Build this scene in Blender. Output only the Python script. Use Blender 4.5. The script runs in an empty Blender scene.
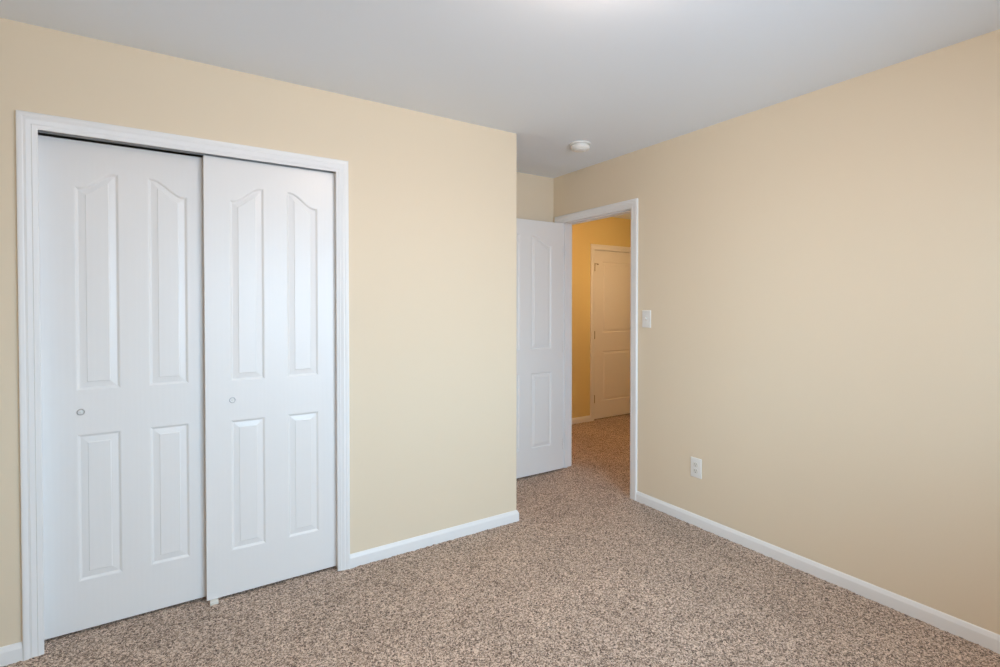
import bpy, bmesh, math, random
import numpy as np
from mathutils import Vector, Matrix

random.seed(7)
scene = bpy.context.scene
COL = scene.collection

# ------------------------------------------------------------------ camera
F_PX, SHIFT_PX = 506.2, -20.35            # focal length and lens shift for a 1000 x 667 frame
PITCH, YAW = 0.01403, -0.57448
cam_data = bpy.data.cameras.new('camera')
cam = bpy.data.objects.new('camera', cam_data)
COL.objects.link(cam)
cam_data.sensor_fit = 'HORIZONTAL'
cam_data.sensor_width = 36.0
cam_data.lens = F_PX / 1000.0 * 36.0
cam_data.shift_y = SHIFT_PX / 1000.0
cam_data.clip_start = 0.05
cam.location = (-2.7062, -2.6107, 1.3541)
cam.rotation_euler = (math.pi / 2 - PITCH, 0.0, YAW)
scene.camera = cam

# ------------------------------------------------------------------ view, world and daylight
scene.view_settings.view_transform = 'Standard'
scene.view_settings.look = 'None'
scene.view_settings.gamma = 1.0
scene.view_settings.exposure = 0.05
scene.view_settings.use_curve_mapping = False
SKY_STRENGTH = 17.3
LAMP_STRENGTH = 58.0
HALL_STRENGTH = 22.0
ADDED_PENDANT_STRENGTH = 39.0

world = bpy.data.worlds.new('daylight')
scene.world = world
world.use_nodes = True
wn, wl = world.node_tree.nodes, world.node_tree.links
wn.clear()
w_out = wn.new('ShaderNodeOutputWorld')
w_bg = wn.new('ShaderNodeBackground')
w_tc = wn.new('ShaderNodeTexCoord')
w_sep = wn.new('ShaderNodeSeparateXYZ')
w_ramp = wn.new('ShaderNodeValToRGB')
w_map = wn.new('ShaderNodeMapRange')
w_map.inputs[1].default_value = -1.0
w_map.inputs[2].default_value = 1.0
w_ramp.color_ramp.elements[0].position = 0.47
w_ramp.color_ramp.elements[0].color = (0.46, 0.575, 0.70, 1)
w_ramp.color_ramp.elements[1].position = 0.52
w_ramp.color_ramp.elements[1].color = (0.505, 0.785, 1.03, 1)
w_bg.inputs['Strength'].default_value = SKY_STRENGTH
wl.new(w_tc.outputs['Generated'], w_sep.inputs[0])
wl.new(w_sep.outputs['Z'], w_map.inputs[0])
wl.new(w_map.outputs[0], w_ramp.inputs[0])
wl.new(w_ramp.outputs[0], w_bg.inputs['Color'])
wl.new(w_bg.outputs[0], w_out.inputs[0])

# daylight comes in through the window outside the picture; the portal only helps the sky be sampled
Y_BACK, X_LEFT, WT = -3.5, -3.95, 0.118
WIN = (-2.35, -0.65, 0.75, 2.08)           # in the wall behind the camera: x0, x1, z0, z1
def portal(name, loc, w, h, into):
    d = bpy.data.lights.new(name, 'AREA')
    d.shape = 'RECTANGLE'
    d.size, d.size_y = w, h
    d.cycles.is_portal = True
    o = bpy.data.objects.new(name, d)
    COL.objects.link(o)
    o.location = loc
    o.rotation_euler = Vector(into).to_track_quat('-Z', 'Y').to_euler()
portal('window_daylight', ((WIN[0] + WIN[1]) / 2, Y_BACK - 0.10, (WIN[2] + WIN[3]) / 2), WIN[1] - WIN[0], WIN[3] - WIN[2], (0, 1, 0))

scene.cycles.max_bounces = 14
scene.cycles.diffuse_bounces = 8
scene.cycles.glossy_bounces = 4
scene.cycles.transparent_max_bounces = 8
scene.cycles.sample_clamp_indirect = 6.0
scene.cycles.use_denoising = True
scene.cycles.denoising_prefilter = 'NONE'
scene.cycles.caustics_reflective = False
scene.cycles.caustics_refractive = False

# ------------------------------------------------------------------ materials
def new_mat(name):
    m = bpy.data.materials.new(name)
    m.use_nodes = True
    n, l = m.node_tree.nodes, m.node_tree.links
    b = n['Principled BSDF']
    return m, n, l, b

def set_spec(b, v):
    b.inputs['Specular IOR Level'].default_value = v

def wall_mat(name, rgb, bump=0.04, rough=0.75, spec=0.25):
    m, n, l, b = new_mat(name)
    b.inputs['Roughness'].default_value = rough
    set_spec(b, spec)
    tc = n.new('ShaderNodeTexCoord')
    nz = n.new('ShaderNodeTexNoise')
    nz.inputs['Scale'].default_value = 160.0
    nz.inputs['Detail'].default_value = 3.0
    big = n.new('ShaderNodeTexNoise')
    big.inputs['Scale'].default_value = 1.3
    mix = n.new('ShaderNodeMix')
    mix.data_type = 'RGBA'
    mix.inputs['A'].default_value = (rgb[0] * 0.985, rgb[1] * 0.985, rgb[2] * 0.98, 1)
    mix.inputs['B'].default_value = (*rgb, 1)
    bp = n.new('ShaderNodeBump')
    bp.inputs['Strength'].default_value = bump
    bp.inputs['Distance'].default_value = 0.002
    l.new(tc.outputs['Object'], nz.inputs['Vector'])
    l.new(tc.outputs['Object'], big.inputs['Vector'])
    l.new(big.outputs['Fac'], mix.inputs['Factor'])
    l.new(mix.outputs['Result'], b.inputs['Base Color'])
    l.new(nz.outputs['Fac'], bp.inputs['Height'])
    l.new(bp.outputs[0], b.inputs['Normal'])
    return m

def paint_mat(name, rgb, rough=0.38, spec=0.45, grain=0.0):
    m, n, l, b = new_mat(name)
    b.inputs['Base Color'].default_value = (*rgb, 1)
    b.inputs['Roughness'].default_value = rough
    set_spec(b, spec)
    if grain:
        tc = n.new('ShaderNodeTexCoord')
        mp = n.new('ShaderNodeMapping')
        mp.inputs['Scale'].default_value = (14.0, 14.0, 0.9)
        wave = n.new('ShaderNodeTexWave')
        wave.wave_type = 'RINGS'
        wave.rings_direction = 'Z'
        wave.inputs['Scale'].default_value = 1.1
        wave.inputs['Distortion'].default_value = 9.0
        wave.inputs['Detail'].default_value = 3.0
        wave.inputs['Detail Scale'].default_value = 0.8
        bp = n.new('ShaderNodeBump')
        bp.inputs['Strength'].default_value = grain
        bp.inputs['Distance'].default_value = 0.0006
        l.new(tc.outputs['Object'], mp.inputs['Vector'])
        l.new(mp.outputs[0], wave.inputs['Vector'])
        l.new(wave.outputs['Fac'], bp.inputs['Height'])
        l.new(bp.outputs[0], b.inputs['Normal'])
    return m

def simple_mat(name, rgb, rough=0.5, metal=0.0, spec=0.5):
    m, n, l, b = new_mat(name)
    nz = n.new('ShaderNodeTexNoise')
    nz.inputs['Scale'].default_value = 60.0
    rr = n.new('ShaderNodeMapRange')
    rr.inputs[3].default_value = max(0.02, rough - 0.05)
    rr.inputs[4].default_value = min(1.0, rough + 0.05)
    l.new(nz.outputs['Fac'], rr.inputs[0])
    l.new(rr.outputs[0], b.inputs['Roughness'])
    b.inputs['Base Color'].default_value = (*rgb, 1)
    b.inputs['Metallic'].default_value = metal
    set_spec(b, spec)
    return m

def glow_mat(name, rgb, strength):
    m = bpy.data.materials.new(name)
    m.use_nodes = True
    n, l = m.node_tree.nodes, m.node_tree.links
    n.clear()
    o = n.new('ShaderNodeOutputMaterial')
    e = n.new('ShaderNodeEmission')
    e.inputs['Color'].default_value = (*rgb, 1)
    e.inputs['Strength'].default_value = strength
    l.new(e.outputs[0], o.inputs[0])
    return m

def glass_mat():
    m = bpy.data.materials.new('window_glass')
    m.use_nodes = True
    n, l = m.node_tree.nodes, m.node_tree.links
    n.clear()
    o = n.new('ShaderNodeOutputMaterial')
    t = n.new('ShaderNodeBsdfTransparent')
    g = n.new('ShaderNodeBsdfGlossy')
    g.inputs['Roughness'].default_value = 0.02
    fr = n.new('ShaderNodeFresnel')
    fr.inputs['IOR'].default_value = 1.45
    mx = n.new('ShaderNodeMixShader')
    l.new(fr.outputs[0], mx.inputs[0])
    l.new(t.outputs[0], mx.inputs[1])
    l.new(g.outputs[0], mx.inputs[2])
    l.new(mx.outputs[0], o.inputs[0])
    return m

def carpet_mat():
    m, n, l, b = new_mat('frieze_carpet')
    b.inputs['Roughness'].default_value = 0.95
    set_spec(b, 0.1)
    b.inputs['Sheen Weight'].default_value = 0.15
    b.inputs['Sheen Roughness'].default_value = 0.6
    tc = n.new('ShaderNodeTexCoord')
    warp = n.new('ShaderNodeTexNoise')
    warp.inputs['Scale'].default_value = 110.0
    warp.inputs['Detail'].default_value = 2.0
    wsub = n.new('ShaderNodeVectorMath'); wsub.operation = 'SUBTRACT'
    wsub.inputs[1].default_value = (0.5, 0.5, 0.5)
    wmul = n.new('ShaderNodeVectorMath'); wmul.operation = 'SCALE'
    wmul.inputs['Scale'].default_value = 0.018
    wadd = n.new('ShaderNodeVectorMath'); wadd.operation = 'ADD'
    l.new(tc.outputs['Object'], warp.inputs['Vector'])
    l.new(warp.outputs['Color'], wsub.inputs[0])
    l.new(wsub.outputs[0], wmul.inputs[0])
    l.new(tc.outputs['Object'], wadd.inputs[0])
    l.new(wmul.outputs[0], wadd.inputs[1])
    vo = n.new('ShaderNodeTexVoronoi')
    vo.inputs['Scale'].default_value = 205.0
    l.new(wadd.outputs[0], vo.inputs['Vector'])
    sep = n.new('ShaderNodeSeparateColor')
    l.new(vo.outputs['Color'], sep.inputs[0])
    fine = n.new('ShaderNodeTexNoise')
    fine.inputs['Scale'].default_value = 420.0
    fine.inputs['Detail'].default_value = 3.0
    l.new(tc.outputs['Object'], fine.inputs['Vector'])
    addf = n.new('ShaderNodeMath'); addf.operation = 'MULTIPLY_ADD'
    addf.inputs[1].default_value = 0.78
    l.new(sep.outputs[0], addf.inputs[0])
    scf = n.new('ShaderNodeMath'); scf.operation = 'MULTIPLY_ADD'
    scf.inputs[1].default_value = 0.9
    scf.inputs[2].default_value = -0.34
    l.new(fine.outputs['Fac'], scf.inputs[0])
    l.new(scf.outputs[0], addf.inputs[2])
    ramp = n.new('ShaderNodeValToRGB')
    cr = ramp.color_ramp
    cr.elements[0].position = 0.17
    cr.elements[0].color = (0.095, 0.062, 0.046, 1)
    cr.elements[1].position = 0.80
    cr.elements[1].color = (0.84, 0.68, 0.56, 1)
    e = cr.elements.new(0.35); e.color = (0.285, 0.20, 0.148, 1)
    e = cr.elements.new(0.55); e.color = (0.54, 0.40, 0.305, 1)
    l.new(addf.outputs[0], ramp.inputs[0])
    # broad soft tonal drift, as pile that lies in different directions
    big = n.new('ShaderNodeTexNoise')
    big.inputs['Scale'].default_value = 3.0
    big.inputs['Detail'].default_value = 3.0
    l.new(tc.outputs['Object'], big.inputs['Vector'])
    bm_ = n.new('ShaderNodeMapRange')
    bm_.inputs[1].default_value = 0.3; bm_.inputs[2].default_value = 0.7
    bm_.inputs[3].default_value = 0.86; bm_.inputs[4].default_value = 1.02
    l.new(big.outputs['Fac'], bm_.inputs[0])
    mul = n.new('ShaderNodeVectorMath'); mul.operation = 'SCALE'
    l.new(ramp.outputs[0], mul.inputs[0])
    l.new(bm_.outputs[0], mul.inputs['Scale'])
    l.new(mul.outputs[0], b.inputs['Base Color'])
    bp = n.new('ShaderNodeBump')
    bp.inputs['Strength'].default_value = 0.6
    bp.inputs['Distance'].default_value = 0.005
    bp.invert = False
    l.new(addf.outputs[0], bp.inputs['Height'])
    l.new(bp.outputs[0], b.inputs['Normal'])
    return m

M_WALL = wall_mat('cream_wall_paint', (0.81, 0.70, 0.542))
M_HALL = wall_mat('warm_light_hall_paint', (0.80, 0.66, 0.315))  # wall colour pushed to gold: saturated warm light put into the paint
M_CEIL = wall_mat('cool_light_ceiling_paint', (0.83, 0.885, 0.96), bump=0.06, rough=0.9, spec=0.1)  # bluish tint stands in for cool light missing on the ceiling
M_TRIM = paint_mat('white_trim_paint', (0.86, 0.865, 0.87))
M_DOOR = paint_mat('white_door_paint', (0.85, 0.845, 0.84), rough=0.34, grain=0.08)
M_CARPET = carpet_mat()
M_PLASTIC = simple_mat('white_plastic', (0.84, 0.84, 0.82), 0.35)
M_OFFWHITE = simple_mat('off_white_plastic', (0.78, 0.77, 0.72), 0.4)
M_DARK = simple_mat('dark_slot', (0.03, 0.03, 0.03), 0.6)
M_ALU = simple_mat('aluminium_track', (0.50, 0.51, 0.52), 0.4, 0.7)
M_NICKEL = simple_mat('satin_nickel', (0.66, 0.66, 0.66), 0.28, 0.9)
M_HINGE = simple_mat('aged_brass_hinge', (0.33, 0.25, 0.16), 0.4, 0.8)
M_PAINTED = simple_mat('white_enamel_pull', (0.60, 0.61, 0.63), 0.25)
M_LAMP = glow_mat('lit_frosted_glass', (1.0, 0.81, 0.67), LAMP_STRENGTH)
M_HALL_LAMP = glow_mat('lit_amber_glass', (1.0, 0.54, 0.26), HALL_STRENGTH)
M_ADDED_PENDANT = glow_mat('added_pendant_glow', (1.0, 0.70, 0.37), ADDED_PENDANT_STRENGTH)
M_GLASS = glass_mat()

# ------------------------------------------------------------------ helpers
def link_mesh(name, bm, mat, parent=None, smooth=False, recalc=True):
    if recalc:
        bmesh.ops.recalc_face_normals(bm, faces=bm.faces[:])
    me = bpy.data.meshes.new(name)
    bm.to_mesh(me)
    bm.free()
    me.materials.append(mat)
    if smooth:
        me.shade_smooth()
        try:
            me.set_sharp_from_angle(angle=math.radians(38))
        except Exception:
            pass
    o = bpy.data.objects.new(name, me)
    COL.objects.link(o)
    if parent is not None:
        o.parent = parent
    return o

def tag(o, label=None, cat=None, group=None, kind=None):
    if label: o['label'] = label
    if cat: o['category'] = cat
    if group: o['group'] = group
    if kind: o['kind'] = kind
    return o

def empty(name, loc, rz=0.0):
    o = bpy.data.objects.new(name, None)
    o.empty_display_size = 0.05
    COL.objects.link(o)
    o.location = loc
    o.rotation_euler = (0, 0, rz)
    return o

def add_box(bm, x0, x1, y0, y1, z0, z1, bevel=0.0):
    vs = [bm.verts.new((x, y, z)) for x in (x0, x1) for y in (y0, y1) for z in (z0, z1)]
    idx = [(0, 1, 3, 2), (4, 6, 7, 5), (0, 4, 5, 1), (2, 3, 7, 6), (0, 2, 6, 4), (1, 5, 7, 3)]
    fs = [bm.faces.new([vs[i] for i in f]) for f in idx]
    if bevel:
        es = list({e for f in fs for e in f.edges})
        bmesh.ops.bevel(bm, geom=es, offset=bevel, segments=2, profile=0.7, affect='EDGES')

def add_prism(bm, pts, axis, a0, a1):
    """Extrude a polygon given in the two other axes along axis from a0 to a1."""
    def mk(p, a):
        if axis == 0: return (a, p[0], p[1])
        if axis == 1: return (p[0], a, p[1])
        return (p[0], p[1], a)
    A = [bm.verts.new(mk(p, a0)) for p in pts]
    B = [bm.verts.new(mk(p, a1)) for p in pts]
    n = len(pts)
    bm.faces.new(A)
    bm.faces.new(list(reversed(B)))
    for i in range(n):
        j = (i + 1) % n
        bm.faces.new((A[i], A[j], B[j], B[i]))

def add_lathe(bm, prof, seg=48, mat=None):
    """prof: (r, z) pairs about Z; mat places it."""
    rings = []
    for r, z in prof:
        if r < 1e-6:
            rings.append([bm.verts.new((0, 0, z))])
        else:
            rings.append([bm.verts.new((r * math.cos(2 * math.pi * k / seg), r * math.sin(2 * math.pi * k / seg), z)) for k in range(seg)])
    for a, b in zip(rings[:-1], rings[1:]):
        for k in range(seg):
            k2 = (k + 1) % seg
            if len(a) == 1 and len(b) == 1: continue
            if len(a) == 1: bm.faces.new((a[0], b[k2], b[k]))
            elif len(b) == 1: bm.faces.new((a[k], a[k2], b[0]))
            else: bm.faces.new((a[k], a[k2], b[k2], b[k]))
    if mat is not None:
        bmesh.ops.transform(bm, matrix=mat, verts=[v for r in rings for v in r])

def sweep(bm, path, prof):
    """Sweep a closed moulding profile along a mitred path.
    path: list of (point, A, B) with A, B the world vectors of the profile's two axes there."""
    rows = []
    for P, A, B in path:
        P, A, B = Vector(P), Vector(A), Vector(B)
        rows.append([bm.verts.new(P + A * u + B * v) for u, v in prof])
    n = len(prof)
    for r0, r1 in zip(rows[:-1], rows[1:]):
        for i in range(n):
            j = (i + 1) % n
            bm.faces.new((r0[i], r0[j], r1[j], r1[i]))
    bm.faces.new(rows[0])
    bm.faces.new(list(reversed(rows[-1])))

# casing profile: u from the inner (opening) edge outwards, v the thickness off the wall
CASING = [(0.0, 0.0), (0.0, 0.0075), (0.0022, 0.0092), (0.012, 0.0098), (0.0145, 0.0118), (0.0175, 0.0098),
          (0.022, 0.0112), (0.031, 0.0152), (0.0345, 0.0138), (0.0385, 0.0132), (0.043, 0.0162), (0.0525, 0.0168),
          (0.0558, 0.0155), (0.057, 0.0135), (0.057, 0.0)]
CASING = [(u * 1.06, v) for u, v in CASING]
CW = 0.057 * 1.06
# baseboard profile: u outwards from the wall, v height
BASE = [(0.0, -0.012), (0.0125, -0.012), (0.0125, 0.0475), (0.0122, 0.0495), (0.0105, 0.0530), (0.0082, 0.0570), (0.0068, 0.0610),
        (0.0055, 0.0645), (0.0030, 0.0675), (0.0, 0.0682)]

def casing_mesh(bm, a0, a1, ztop, axis, face, out):
    """Three-sided casing round an opening a0..a1 (along axis 0 or 1) up to ztop; face = wall plane; out = +-1."""
    def P(a, z): return (a, face, z) if axis == 0 else (face, a, z)
    def D(a, z): return Vector((a, 0, z)) if axis == 0 else Vector((0, a, z))
    N = Vector((0, out, 0)) if axis == 0 else Vector((out, 0, 0))
    path = [(P(a0, -0.012), D(-1, 0), N), (P(a0, ztop), D(-1, 1), N), (P(a1, ztop), D(1, 1), N), (P(a1, -0.012), D(1, 0), N)]
    sweep(bm, path, CASING)

# ------------------------------------------------------------------ room shell
H = 2.43
X_CORNER = -0.8933
Y_ALCOVE = 0.7393
Y_HALL = 1.80
X_HALL = 3.0
Y_HALL_END = -1.3

OPEN_C0, OPEN_C1, OPEN_CZ = -3.170, -1.992, 2.058     # closet rough opening
OPEN_D0, OPEN_D1, OPEN_DZ = -0.148, 0.662, 2.058      # bedroom door rough opening (along y)

bm = bmesh.new()
add_prism(bm, [(X_LEFT, -0.03), (OPEN_C0, -0.03), (OPEN_C0, OPEN_CZ), (OPEN_C1, OPEN_CZ), (OPEN_C1, -0.03),
               (X_CORNER, -0.03), (X_CORNER, H), (X_LEFT, H)], 1, 0.0, WT)
add_box(bm, X_CORNER - WT, X_CORNER, WT, Y_ALCOVE, -0.03, H)
tag(link_mesh('wall_front', bm, M_WALL), 'cream wall with the closet opening in it', 'wall', kind='structure')

bm = bmesh.new()
add_box(bm, X_LEFT, 0.0, Y_ALCOVE, Y_ALCOVE + WT, -0.03, H)
tag(link_mesh('wall_alcove', bm, M_WALL), 'short cream wall behind the open bedroom door', 'wall', kind='structure')

bm = bmesh.new()
add_prism(bm, [(Y_BACK - WT, -0.03), (OPEN_D0, -0.03), (OPEN_D0, OPEN_DZ), (OPEN_D1, OPEN_DZ), (OPEN_D1, -0.03),
               (Y_HALL, -0.03), (Y_HALL, H), (Y_BACK - WT, H)], 0, 0.0, WT)
tag(link_mesh('wall_right', bm, M_WALL), 'long plain cream wall with light switch, outlet and doorway', 'wall', kind='structure')

bm = bmesh.new()
add_box(bm, X_LEFT - WT, X_LEFT, Y_BACK - WT, Y_ALCOVE + WT, -0.03, H)
tag(link_mesh('wall_left', bm, M_WALL), 'cream side wall outside the picture', 'wall', kind='structure')

bm = bmesh.new()
wx0, wx1, wz0, wz1 = WIN
add_box(bm, X_LEFT, wx0, Y_BACK - WT, Y_BACK, -0.03, H)
add_box(bm, wx1, 0.0, Y_BACK - WT, Y_BACK, -0.03, H)
add_box(bm, wx0, wx1, Y_BACK - WT, Y_BACK, -0.03, wz0)
add_box(bm, wx0, wx1, Y_BACK - WT, Y_BACK, wz1, H)
tag(link_mesh('wall_back', bm, M_WALL), 'cream wall holding the bedroom window', 'wall', kind='structure')

bm = bmesh.new()
OPEN_H0, OPEN_H1, OPEN_HZ = 1.456, 2.312, 2.036
add_prism(bm, [(WT, -0.03), (OPEN_H0, -0.03), (OPEN_H0, OPEN_HZ), (OPEN_H1, OPEN_HZ), (OPEN_H1, -0.03), (X_HALL + WT, -0.03), (X_HALL + WT, H), (WT, H)],
          1, Y_HALL, Y_HALL + WT)
add_box(bm, OPEN_H0 - 0.1, OPEN_H1 + 0.1, Y_HALL + WT, Y_HALL + WT + 0.06, -0.03, H)  # added backing behind the door opening, keeps sky light out of the gaps
tag(link_mesh('wall_hall', bm, M_HALL), 'hallway wall seen through the doorway', 'wall', kind='structure')
bm = bmesh.new()
add_box(bm, X_HALL, X_HALL + WT, Y_HALL_END, Y_HALL, -0.03, H)
tag(link_mesh('wall_hall_side', bm, M_HALL), 'hallway side wall outside the picture', 'wall', kind='structure')
bm = bmesh.new()
add_box(bm, WT, X_HALL + WT, Y_HALL_END - WT, Y_HALL_END, -0.03, H)
tag(link_mesh('wall_hall_end', bm, M_HALL), 'hallway end wall outside the picture', 'wall', kind='structure')

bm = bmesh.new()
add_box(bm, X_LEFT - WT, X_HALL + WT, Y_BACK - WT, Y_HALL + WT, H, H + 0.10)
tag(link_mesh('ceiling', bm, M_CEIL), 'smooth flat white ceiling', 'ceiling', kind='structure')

# carpet: one dense relief of tufts over the whole floor
def axis_lines(lo, hi, f0, f1, coarse, fine):
    a = np.arange(lo, f0, coarse)
    b = np.arange(f0, f1, fine)
    c = np.arange(f1, hi, coarse)
    return np.concatenate([a, b, c, [hi]])
gx = axis_lines(X_LEFT, X_HALL, -3.30, 0.30, 0.03, 0.0065)
gy = axis_lines(Y_BACK, Y_HALL + WT, -2.05, 0.80, 0.03, 0.0065)
rng = np.random.default_rng(11)
nx, ny = len(gx), len(gy)
XX, YY = np.meshgrid(gx, gy, indexing='ij')
fineness = ((XX > -3.30) & (XX < 0.30) & (YY > -2.05) & (YY < 0.80))
jit = np.where(fineness, 0.0022, 0.0)
XX = XX + rng.uniform(-1, 1, XX.shape) * jit
YY = YY + rng.uniform(-1, 1, YY.shape) * jit
ZZ = rng.normal(0, 0.0026, XX.shape)
sm = ZZ.copy()
sm[1:-1, 1:-1] = 0.46 * ZZ[1:-1, 1:-1] + 0.135 * (ZZ[:-2, 1:-1] + ZZ[2:, 1:-1] + ZZ[1:-1, :-2] + ZZ[1:-1, 2:])
ZZ = np.clip(sm * 1.0, -0.006, 0.0055)
co = np.stack([XX, YY, ZZ], -1).reshape(-1, 3).astype(np.float32)
ids = np.arange(nx * ny).reshape(nx, ny)
quads = np.stack([ids[:-1, :-1], ids[1:, :-1], ids[1:, 1:], ids[:-1, 1:]], -1).reshape(-1, 4).astype(np.int32)
me = bpy.data.meshes.new('floor')
me.vertices.add(len(co)); me.vertices.foreach_set('co', co.ravel())
me.loops.add(quads.size); me.loops.foreach_set('vertex_index', quads.ravel())
me.polygons.add(len(quads))
me.polygons.foreach_set('loop_start', np.arange(0, quads.size, 4, dtype=np.int32))
me.polygons.foreach_set('loop_total', np.full(len(quads), 4, dtype=np.int32))
me.update(calc_edges=True)
me.validate()
me.shade_smooth()
me.materials.append(M_CARPET)
floor = bpy.data.objects.new('floor', me)
COL.objects.link(floor)
tag(floor, 'speckled brown and beige frieze carpet', 'floor', kind='structure')

# ------------------------------------------------------------------ baseboards
def base_run(name, pts, label, outs):
    """pts: wall-line points (x, y); outs: profile direction at each point (already mitred)."""
    bm = bmesh.new()
    sweep(bm, [((p[0], p[1], 0), (o[0], o[1], 0), (0, 0, 1)) for p, o in zip(pts, outs)], BASE)
    return tag(link_mesh(name, bm, M_TRIM, smooth=True), label, 'baseboard', kind='structure')

CAS_C0, CAS_C1, CAS_CZ = -3.1355, -2.0068, 2.0325      # closet casing inner edge
CAS_H0, CAS_H1, CAS_HZ = 1.470, 2.298, 2.0215      # hallway door casing inner edge
CAS_D0, CAS_D1, CAS_DZ = -0.1268, 0.6475, 2.0375        # bedroom door casing inner edge
base_run('baseboard_front', [(CAS_C1 + CW, 0), (X_CORNER, 0), (X_CORNER, Y_ALCOVE), (0, Y_ALCOVE), (0, CAS_D1 + CW)],
         'white baseboard between the closet and the wall corner', [(0, -1), (1, -1), (1, -1), (-1, -1), (-1, 0)])
base_run('baseboard_left', [(X_LEFT, Y_BACK), (X_LEFT, 0), (CAS_C0 - CW, 0)],
         'white baseboard end beside the outer closet trim', [(1, 0), (1, -1), (0, -1)])
base_run('baseboard_right', [(0, Y_BACK), (0, CAS_D0 - CW)],
         'long white baseboard under the light switch and outlet', [(-1, 0), (-1, 0)])
base_run('baseboard_hall', [(WT, Y_HALL), (CAS_H0 - CW, Y_HALL)],
         'white baseboard in the hallway ending at the door trim', [(0, -1), (0, -1)])

# ------------------------------------------------------------------ closet trim, jambs and track
bm = bmesh.new()
casing_mesh(bm, CAS_C0, CAS_C1, CAS_CZ, 0, 0.0, -1)
trim1 = tag(link_mesh('trim_1', bm, M_TRIM, smooth=True), 'white moulded trim framing the sliding closet doors', 'door trim', kind='structure')
JC0, JC1, JCZ = -3.1600, -2.002, 2.0525
bm = bmesh.new()
add_box(bm, OPEN_C0, JC0, 0.0, WT, -0.012, JCZ)
add_box(bm, JC1, OPEN_C1, 0.0, WT, -0.012, JCZ)
add_box(bm, OPEN_C0, OPEN_C1, 0.0, 0.068, JCZ, OPEN_CZ)
link_mesh('jamb', bm, M_TRIM, trim1)

track = empty('closet_track', ((JC0 + JC1) / 2, 0.07, JCZ))
tag(track, 'metal sliding track above the closet doors', 'track')
hw = (JC1 - JC0) / 2
bm = bmesh.new()
prof = [(-0.045, 0.0), (-0.045, -0.002), (-0.004, -0.002), (-0.004, -0.0125), (-0.0022, -0.0125), (-0.0022, 0.0)]
add_prism(bm, prof, 0, -hw, hw)
link_mesh('rail', bm, M_ALU, track)

# ------------------------------------------------------------------ panelled doors
def smooth01(t):
    t = min(1.0, max(0.0, t))
    return t * t * (3 - 2 * t)

def panel_outline(x0, x1, z0, z1, rise, inner, inset):
    """Outline of a moulded panel, shrunk by inset. rise > 0: the top edge climbs in an S towards 'inner' (+1 / -1)."""
    a0, a1, b0 = x0 + inset, x1 - inset, z0 + inset
    pts = [(a0, b0), (a1, b0)]
    N = 18 if rise else 1
    for k in range(N + 1):
        x = a1 + (a0 - a1) * k / N
        t = (x - x0) / (x1 - x0)
        if inner < 0: t = 1 - t
        z = z1 - inset + (rise * smooth01((t - 0.10) / 0.80) if rise else 0.0)
        pts.append((x, z))
    return pts

RAISED = [(0.0, 0.0), (0.002, 0.0004), (0.0045, 0.0018), (0.0085, 0.0058), (0.0110, 0.0070), (0.0130, 0.0072), (0.0145, 0.0067),
          (0.0350, 0.0034), (0.0362, 0.0014), (0.0372, 0.0008)]

def door_mesh(w, h, t, panels, flip=False):
    """A moulded slab: x 0..w, z 0..h, front face at y = 0 looking to -y, back at y = t."""
    bm = bmesh.new()
    c = [(0, 0), (w, 0), (w, h), (0, h)]
    e = 0.0015
    front = [bm.verts.new((e if x == 0 else w - e, 0, e if z == 0 else h - e)) for x, z in c]
    edge_f = [bm.verts.new((x, e, z)) for x, z in c]
    back = [bm.verts.new((x, t, z)) for x, z in c]
    for i in range(4):
        j = (i + 1) % 4
        bm.faces.new((front[i], front[j], edge_f[j], edge_f[i]))
        bm.faces.new((edge_f[i], edge_f[j], back[j], back[i]))
    bm.faces.new(list(reversed(back)))
    edges = [bm.edges.get((front[i], front[(i + 1) % 4])) for i in range(4)]
    for (x0, x1, z0, z1, rise, inner) in panels:
        prev = None
        for ins, dep in RAISED:
            ring = [bm.verts.new((x, dep, z)) for x, z in panel_outline(x0, x1, z0, z1, rise, inner, ins)]
            n = len(ring)
            if prev is None:
                edges += [bm.edges.new((ring[i], ring[(i + 1) % n])) for i in range(n)]
            else:
                for i in range(n):
                    j = (i + 1) % n
                    bm.faces.new((prev[i], prev[j], ring[j], ring[i]))
            prev = ring
        bm.faces.new(prev)
    bmesh.ops.triangle_fill(bm, use_beauty=True, use_dissolve=False, edges=edges, normal=(0, -1, 0))
    bmesh.ops.recalc_face_normals(bm, faces=bm.faces[:])
    return bm

CLOSET_PANELS = [(0.102, 0.249, 0.993, 1.832, 0.068, 1), (0.349, 0.496, 0.993, 1.832, 0.068, -1),
                 (0.102, 0.249, 0.203, 0.812, 0, 1), (0.349, 0.496, 0.203, 0.812, 0, 1)]
DW, DH, DT = 0.598, 2.020, 0.034

def finger_pull(parent, x, z, rim, cup):
    """Round flush pull let into the door face."""
    rot = Matrix.Translation((x, 0, z)) @ Matrix.Rotation(math.pi / 2, 4, 'X')
    bm = bmesh.new()
    add_lathe(bm, [(0.0135, -0.001), (0.0135, 0.0012), (0.0125, 0.0026), (0.0105, 0.0026), (0.0095, 0.0012), (0.0088, -0.004), (0.0, -0.0055)], 32, rot)
    p = link_mesh('finger_pull', bm, rim, parent, smooth=True)
    bm = bmesh.new()
    add_lathe(bm, [(0.0, 0.0016), (0.0035, 0.0014), (0.0050, 0.0002), (0.0052, -0.006)], 24, rot)
    link_mesh('cup_centre', bm, cup, p, smooth=True)
    return p

d1 = link_mesh('door_1', door_mesh(DW + 0.022, DH, DT, [(a + 0.0155, b + 0.0155, c, d, e, f) for a, b, c, d, e, f in CLOSET_PANELS]), M_DOOR)
d1.location = (-3.1575, 0.075, 0.012)
tag(d1, 'white panelled sliding closet door set behind the other, with grey finger pull', 'door', kind='structure')
p = finger_pull(d1, 0.1315, 0.905, M_NICKEL, M_PLASTIC)
p['label'] = 'grey metal finger pull'

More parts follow.
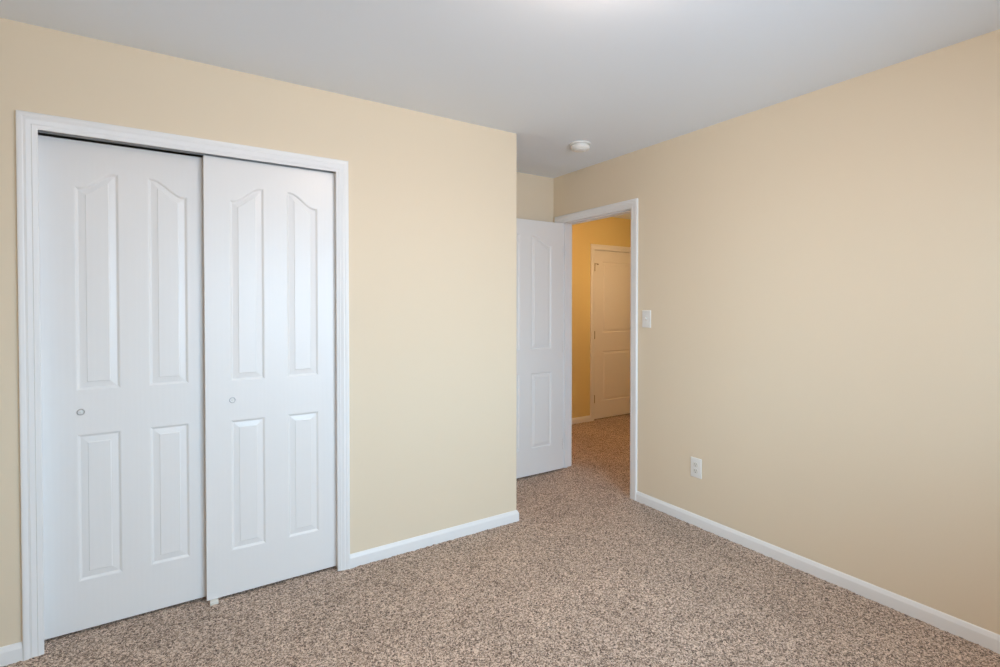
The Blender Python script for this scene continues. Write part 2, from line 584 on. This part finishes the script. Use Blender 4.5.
d2 = link_mesh('door_2', door_mesh(DW - 0.012, DH, DT, [(a - 0.0005, b - 0.0005, c, d, e, f) for a, b, c, d, e, f in CLOSET_PANELS]), M_DOOR)
d2.location = (-2.5845, 0.030, 0.012)
tag(d2, 'white panelled sliding closet door in front, nearer the room corner', 'door', kind='structure')
p = finger_pull(d2, 0.1095, 0.906, M_PAINTED, M_PLASTIC)
p['label'] = 'white finger pull'

guide = empty('floor_guide', (-2.556, 0.07, 0.0))
tag(guide, 'small white plastic guide on the carpet under the closet doors', 'door guide')
bm = bmesh.new()
add_box(bm, -0.0165, 0.0165, -0.066, 0.045, -0.006, 0.0105, 0.0015)
link_mesh('base_plate', bm, M_OFFWHITE, guide)
for yy in (-0.0045, 0.0425):
    bm = bmesh.new()
    add_box(bm, -0.0115, 0.0115, yy - 0.0012, yy + 0.0018, 0.008, 0.030, 0.0006)
    link_mesh('upright', bm, M_OFFWHITE, guide)

# ------------------------------------------------------------------ bedroom doorway: trim, jamb, stop and open door
bm = bmesh.new()
casing_mesh(bm, CAS_D0, CAS_D1, CAS_DZ, 1, 0.0, -1)
trim2 = tag(link_mesh('trim_2', bm, M_TRIM, smooth=True), 'white moulded trim framing the bedroom doorway', 'door trim', kind='structure')
JD0, JD1, JDZ = -0.1225, 0.6450, 2.0430
bm = bmesh.new()
add_box(bm, 0.0, WT, OPEN_D0, JD0, -0.012, JDZ)
add_box(bm, 0.0, WT, JD1, OPEN_D1, -0.012, JDZ)
add_box(bm, 0.0, WT, OPEN_D0, OPEN_D1, JDZ, OPEN_DZ)
link_mesh('jamb', bm, M_TRIM, trim2)
bm = bmesh.new()
add_box(bm, 0.037, 0.070, JD0, JD0 + 0.010, -0.010, JDZ, 0.002)
add_box(bm, 0.037, 0.070, JD1 - 0.010, JD1, -0.010, JDZ, 0.002)
add_box(bm, 0.037, 0.070, JD0 + 0.010, JD1 - 0.010, JDZ - 0.010, JDZ, 0.002)
link_mesh('door_stop', bm, M_TRIM, trim2)
bm = bmesh.new()
casing_mesh(bm, CAS_D0, CAS_D1, CAS_DZ, 1, WT, 1)
link_mesh('hall_casing', bm, M_TRIM, trim2, smooth=True)

DW3 = 0.762
BED_PANELS = [(0.122, 0.328, 0.993, 1.830, 0.068, 1), (0.434, 0.640, 0.993, 1.830, 0.068, -1),
              (0.122, 0.328, 0.208, 0.811, 0, 1), (0.434, 0.640, 0.208, 0.811, 0, 1)]
d3 = link_mesh('door_3', door_mesh(DW3, 2.018, 0.035, BED_PANELS), M_DOOR)
d3.location = (-0.008 - DW3, 0.6035, 0.014)
tag(d3, 'white panelled bedroom door standing open against the short wall', 'door', kind='structure')
def hinge(parent, x, y, z, mat, hgt=0.089):
    bm = bmesh.new()
    add_lathe(bm, [(0.0, -hgt / 2 - 0.004), (0.003, -hgt / 2 - 0.003), (0.0045, -hgt / 2), (0.0058, -hgt / 2), (0.0058, hgt / 2), (0.0045, hgt / 2), (0.003, hgt / 2 + 0.004), (0.0, hgt / 2 + 0.005)],
              20, Matrix.Translation((x, y, z)))
    return link_mesh('hinge', bm, mat, parent, smooth=True)
for zz in (0.20, 1.01, 1.79):
    h_ = hinge(d3, DW3 + 0.0045, 0.030, zz, M_NICKEL)
    bm = bmesh.new()
    add_box(bm, DW3 - 0.0005, DW3 + 0.0018, 0.001, 0.030, zz - 0.0445, zz + 0.0445, 0.0005)
    link_mesh('leaf', bm, M_NICKEL, h_)
# knob on the free edge, hidden behind the wall corner from here
bm = bmesh.new()
add_lathe(bm, [(0.031, 0.0), (0.031, 0.004), (0.026, 0.008), (0.012, 0.012), (0.011, 0.028), (0.020, 0.036), (0.027, 0.046), (0.026, 0.056), (0.017, 0.063), (0.0, 0.065)], 32,
          Matrix.Translation((0.070, 0, 0.905)) @ Matrix.Rotation(math.pi / 2, 4, 'X'))
link_mesh('knob', bm, M_NICKEL, d3, smooth=True)

# ------------------------------------------------------------------ hallway door
HY = Y_HALL
bm = bmesh.new()
casing_mesh(bm, CAS_H0, CAS_H1, CAS_HZ, 0, HY, -1)
trim3 = tag(link_mesh('trim_3', bm, M_TRIM, smooth=True), 'white moulded trim framing the hallway door', 'door trim', kind='structure')
bm = bmesh.new()
add_box(bm, OPEN_H0, 1.475, HY, HY + WT, -0.012, 2.0185)
add_box(bm, 2.293, OPEN_H1, HY, HY + WT, -0.012, 2.0185)
add_box(bm, OPEN_H0, OPEN_H1, HY, HY + WT, 2.0185, OPEN_HZ)
add_box(bm, 1.475, 1.487, HY + 0.042, HY + 0.075, -0.010, 2.0185)
add_box(bm, 2.281, 2.293, HY + 0.042, HY + 0.075, -0.010, 2.0185)
add_box(bm, 1.487, 2.281, HY + 0.042, HY + 0.075, 2.0065, 2.0185)
link_mesh('jamb', bm, M_TRIM, trim3)
DW4 = 0.810
HALL_PANELS = [(0.130, DW4 - 0.130, 1.024, 1.872, 0, 1), (0.130, DW4 - 0.130, 0.203, 0.804, 0, 1)]
d4 = link_mesh('door_4', door_mesh(DW4, 2.000, 0.035, HALL_PANELS), M_DOOR)
d4.location = (1.479, HY + 0.004, 0.012)
tag(d4, 'closed two panel door in the warm lit hallway', 'door', kind='structure')
for zz in (0.24, 1.00, 1.80):
    hinge(d4, -0.0015, -0.0075, zz, M_HINGE)
bm = bmesh.new()
add_box(bm, 0.0, 0.050, -0.012, -0.007, 1.838, 1.844, 0.0012)
add_lathe(bm, [(0.0, 0.0), (0.007, 0.0), (0.008, 0.004), (0.006, 0.010), (0.0, 0.011)], 16,
          Matrix.Translation((0.050, -0.002, 1.836)) @ Matrix.Rotation(math.pi / 2, 4, 'X'))
link_mesh('hinge_pin_stop', bm, M_HINGE, d4, smooth=True)
bm = bmesh.new()
add_lathe(bm, [(0.031, 0.0), (0.031, 0.004), (0.026, 0.008), (0.012, 0.012), (0.011, 0.028), (0.020, 0.036), (0.027, 0.046), (0.026, 0.056), (0.017, 0.063), (0.0, 0.065)], 32,
          Matrix.Translation((DW4 - 0.07, 0, 0.905)) @ Matrix.Rotation(math.pi / 2, 4, 'X'))
link_mesh('knob', bm, M_HINGE, d4, smooth=True)

# ------------------------------------------------------------------ switch and outlet on the right wall (built facing -x)
def plate_mesh(w, h, t=0.0055):
    bm = bmesh.new()
    add_box(bm, -t, 0.0, -w / 2, w / 2, -h / 2, h / 2)
    es = [e for e in bm.edges if all(v.co.x < -t + 1e-5 for v in e.verts)]
    bmesh.ops.bevel(bm, geom=es, offset=0.004, segments=3, profile=0.6, affect='EDGES')
    return bm
def screw_mesh(y, z, x):
    bm = bmesh.new()
    add_lathe(bm, [(0.0032, -0.0005), (0.0030, 0.0008), (0.0, 0.0014)], 16, Matrix.Translation((x, y, z)) @ Matrix.Rotation(-math.pi / 2, 4, 'Y'))
    return bm

sw = empty('light_switch', (0.0, -0.265, 1.267))
tag(sw, 'white toggle light switch on the wall beside the doorway', 'light switch')
link_mesh('cover_plate', plate_mesh(0.073, 0.118), M_PLASTIC, sw, smooth=True)
bm = bmesh.new()
add_box(bm, -0.0062, -0.004, -0.0065, 0.0065, -0.013, 0.013, 0.0008)
link_mesh('toggle_collar', bm, M_OFFWHITE, sw)
bm = bmesh.new()
add_box(bm, -0.019, -0.004, -0.0042, 0.0042, -0.004, 0.0055, 0.0012)
bmesh.ops.rotate(bm, cent=(-0.004, 0, 0), matrix=Matrix.Rotation(math.radians(24), 3, 'Y'), verts=bm.verts[:])
link_mesh('toggle', bm, M_PLASTIC, sw)
for z in (-0.030, 0.030):
    link_mesh('screw', screw_mesh(0, z, -0.0055), M_OFFWHITE, sw, smooth=True)

ou = empty('wall_outlet', (0.0, -0.658, 0.357))
tag(ou, 'white two socket electrical outlet low on the long wall', 'electrical outlet')
link_mesh('cover_plate', plate_mesh(0.076, 0.121), M_PLASTIC, ou, smooth=True)
for zc in (-0.0195, 0.0195):
    bm = bmesh.new()
    pts = []
    for k in range(28):
        a = 2 * math.pi * k / 28
        y, z = 0.0172 * math.cos(a), 0.0172 * math.sin(a)
        pts.append((y, zc + max(-0.0142, min(0.0142, z))))
    add_prism(bm, pts, 0, -0.0075, -0.004)
    s = link_mesh('socket', bm, M_OFFWHITE, ou)
    bm = bmesh.new()
    add_box(bm, -0.0079, -0.0074, -0.0069, -0.0055, zc + 0.0005, zc + 0.0085)
    add_box(bm, -0.0079, -0.0074, 0.0055, 0.0069, zc - 0.0005, zc + 0.0085)
    add_lathe(bm, [(0.0024, 0.0), (0.0024, 0.0005), (0.0, 0.0005)], 16, Matrix.Translation((-0.0074, 0, zc - 0.0075)) @ Matrix.Rotation(-math.pi / 2, 4, 'Y'))
    link_mesh('slots', bm, M_DARK, s)
link_mesh('screw', screw_mesh(0, 0, -0.0055), M_OFFWHITE, ou, smooth=True)

# ------------------------------------------------------------------ smoke detector
sd = empty('smoke_detector', (-0.425, -0.065, H))
tag(sd, 'round white smoke detector on the ceiling near the doorway', 'smoke detector')
bm = bmesh.new()
add_lathe(bm, [(0.0, 0.0), (0.070, 0.0), (0.0705, -0.004), (0.069, -0.009), (0.060, -0.010), (0.0, -0.010)], 56)
link_mesh('mounting_base', bm, M_PLASTIC, sd, smooth=True)
bm = bmesh.new()
add_lathe(bm, [(0.0, -0.0095), (0.053, -0.0095), (0.053, -0.016), (0.061, -0.0165), (0.0635, -0.019), (0.0630, -0.029), (0.059, -0.037), (0.051, -0.041),
               (0.047, -0.0385), (0.043, -0.0385), (0.041, -0.044), (0.026, -0.049), (0.0, -0.050)], 56)
body = link_mesh('housing', bm, M_PLASTIC, sd, smooth=True)
bm = bmesh.new()
add_lathe(bm, [(0.0, -0.0490), (0.009, -0.0485), (0.010, -0.0505), (0.008, -0.0525), (0.0, -0.053)], 24, Matrix.Translation((0.018, -0.010, 0.001)))
link_mesh('test_button', bm, M_OFFWHITE, body, smooth=True)

# ------------------------------------------------------------------ ceiling lamps (bedroom one just above the frame, hall one behind the wall)
def flush_lamp(name, loc, r, glass, label, metal):
    L = empty(name, loc)
    tag(L, label, 'ceiling lamp')
    bm = bmesh.new()
    add_lathe(bm, [(0.0, 0.0), (r * 0.82, 0.0), (r * 0.84, -0.006), (r * 0.80, -0.022), (r * 0.70, -0.026), (0.0, -0.026)], 48)
    link_mesh('canopy', bm, metal, L, smooth=True)
    bm = bmesh.new()
    prof = [(r * 0.72, -0.026), (r, -0.034)]
    for k in range(1, 13):
        a = k / 12 * math.pi / 2
        prof.append((r * math.cos(a) if k < 12 else 0.0, -0.034 - 0.075 * math.sin(a)))
    add_lathe(bm, prof, 48)
    g = link_mesh('glass_shade', bm, glass, L, smooth=True)
    bm = bmesh.new()
    add_lathe(bm, [(0.010, -0.107), (0.011, -0.111), (0.006, -0.116), (0.007, -0.121), (0.0, -0.126)], 20)
    link_mesh('finial', bm, metal, L, smooth=True)
    return L
flush_lamp('ceiling_lamp', (-1.68, -1.62, H), 0.165, M_LAMP, 'lit frosted glass lamp in the middle of the bedroom ceiling', M_NICKEL)
flush_lamp('hall_lamp', (0.85, 0.85, H), 0.15, M_HALL_LAMP, 'lit amber glass lamp on the hallway ceiling', M_HINGE)

pd = empty('added_pendant', (1.5, 0.85, H))  # unseen pendant, added to brighten the hallway door and wall
tag(pd, 'added globe pendant lighting the hallway from out of view', 'added lamp')
bm = bmesh.new()
add_lathe(bm, [(0.0, 0.0), (0.06, 0.0), (0.062, -0.006), (0.050, -0.020), (0.012, -0.028), (0.0, -0.028)], 40)
link_mesh('canopy', bm, M_HINGE, pd, smooth=True)
bm = bmesh.new()
add_lathe(bm, [(0.0, -0.026), (0.005, -0.026), (0.005, -0.560), (0.0, -0.560)], 12)
link_mesh('stem', bm, M_HINGE, pd, smooth=True)
bm = bmesh.new()
add_lathe(bm, [(0.0, -0.555), (0.028, -0.560), (0.034, -0.575), (0.034, -0.603), (0.0, -0.603)], 32)
link_mesh('holder', bm, M_HINGE, pd, smooth=True)
bm = bmesh.new()
add_lathe(bm, [(0.030, -0.604)] + [(0.08 * math.sin(a), -0.678 + 0.08 * math.cos(a)) for a in [math.radians(22 + k * 158 / 18) for k in range(18)]] + [(0.0, -0.758)], 40)
link_mesh('globe', bm, M_ADDED_PENDANT, pd, smooth=True)

# ------------------------------------------------------------------ bedroom window outside the picture
def frame_boxes(bm, x0, x1, z0, z1, y0, y1, w):
    add_box(bm, x0, x0 + w, y0, y1, z0, z1)
    add_box(bm, x1 - w, x1, y0, y1, z0, z1)
    add_box(bm, x0 + w, x1 - w, y0, y1, z0, z0 + w)
    add_box(bm, x0 + w, x1 - w, y0, y1, z1 - w, z1)

def make_window(name, loc, rz, w, z0, z1, label):
    """Twin double-hung window: local x along the wall, the room towards +y, outdoors towards -y."""
    a0, a1, xm, zm = -w / 2, w / 2, 0.0, (z0 + z1) / 2
    bm = bmesh.new()
    frame_boxes(bm, a0, a1, z0, z1, -0.085, -0.02, 0.035)
    add_box(bm, xm - 0.02, xm + 0.02, -0.08, -0.025, z0 + 0.035, z1 - 0.035)
    win = tag(link_mesh(name, bm, M_TRIM), label, 'window', kind='structure')
    win.location = loc
    win.rotation_euler = (0, 0, rz)
    bm = bmesh.new()
    for a, b in ((a0 + 0.035, xm - 0.02), (xm + 0.02, a1 - 0.035)):
        frame_boxes(bm, a, b, z0 + 0.035, zm + 0.015, -0.05, -0.03, 0.028)
        frame_boxes(bm, a, b, zm - 0.015, z1 - 0.035, -0.075, -0.055, 0.028)
    link_mesh('sash', bm, M_TRIM, win)
    bm = bmesh.new()
    add_box(bm, a0 + 0.03, a1 - 0.03, -0.054, -0.051, z0 + 0.03, z1 - 0.03)
    link_mesh('pane', bm, M_GLASS, win)
    bm = bmesh.new()
    add_box(bm, a0 - 0.05, a1 + 0.05, -0.02, 0.05, z0 - 0.022, z0, 0.004)
    frame_boxes(bm, a0 - 0.057, a1 + 0.057, z0 - 0.08, z1 + 0.057, 0.0, 0.015, 0.057)
    link_mesh('window_sill', bm, M_TRIM, win)
    return win

make_window('window_1', ((WIN[0] + WIN[1]) / 2, Y_BACK, 0), 0.0, WIN[1] - WIN[0], WIN[2], WIN[3], 'white framed twin window behind the viewpoint')
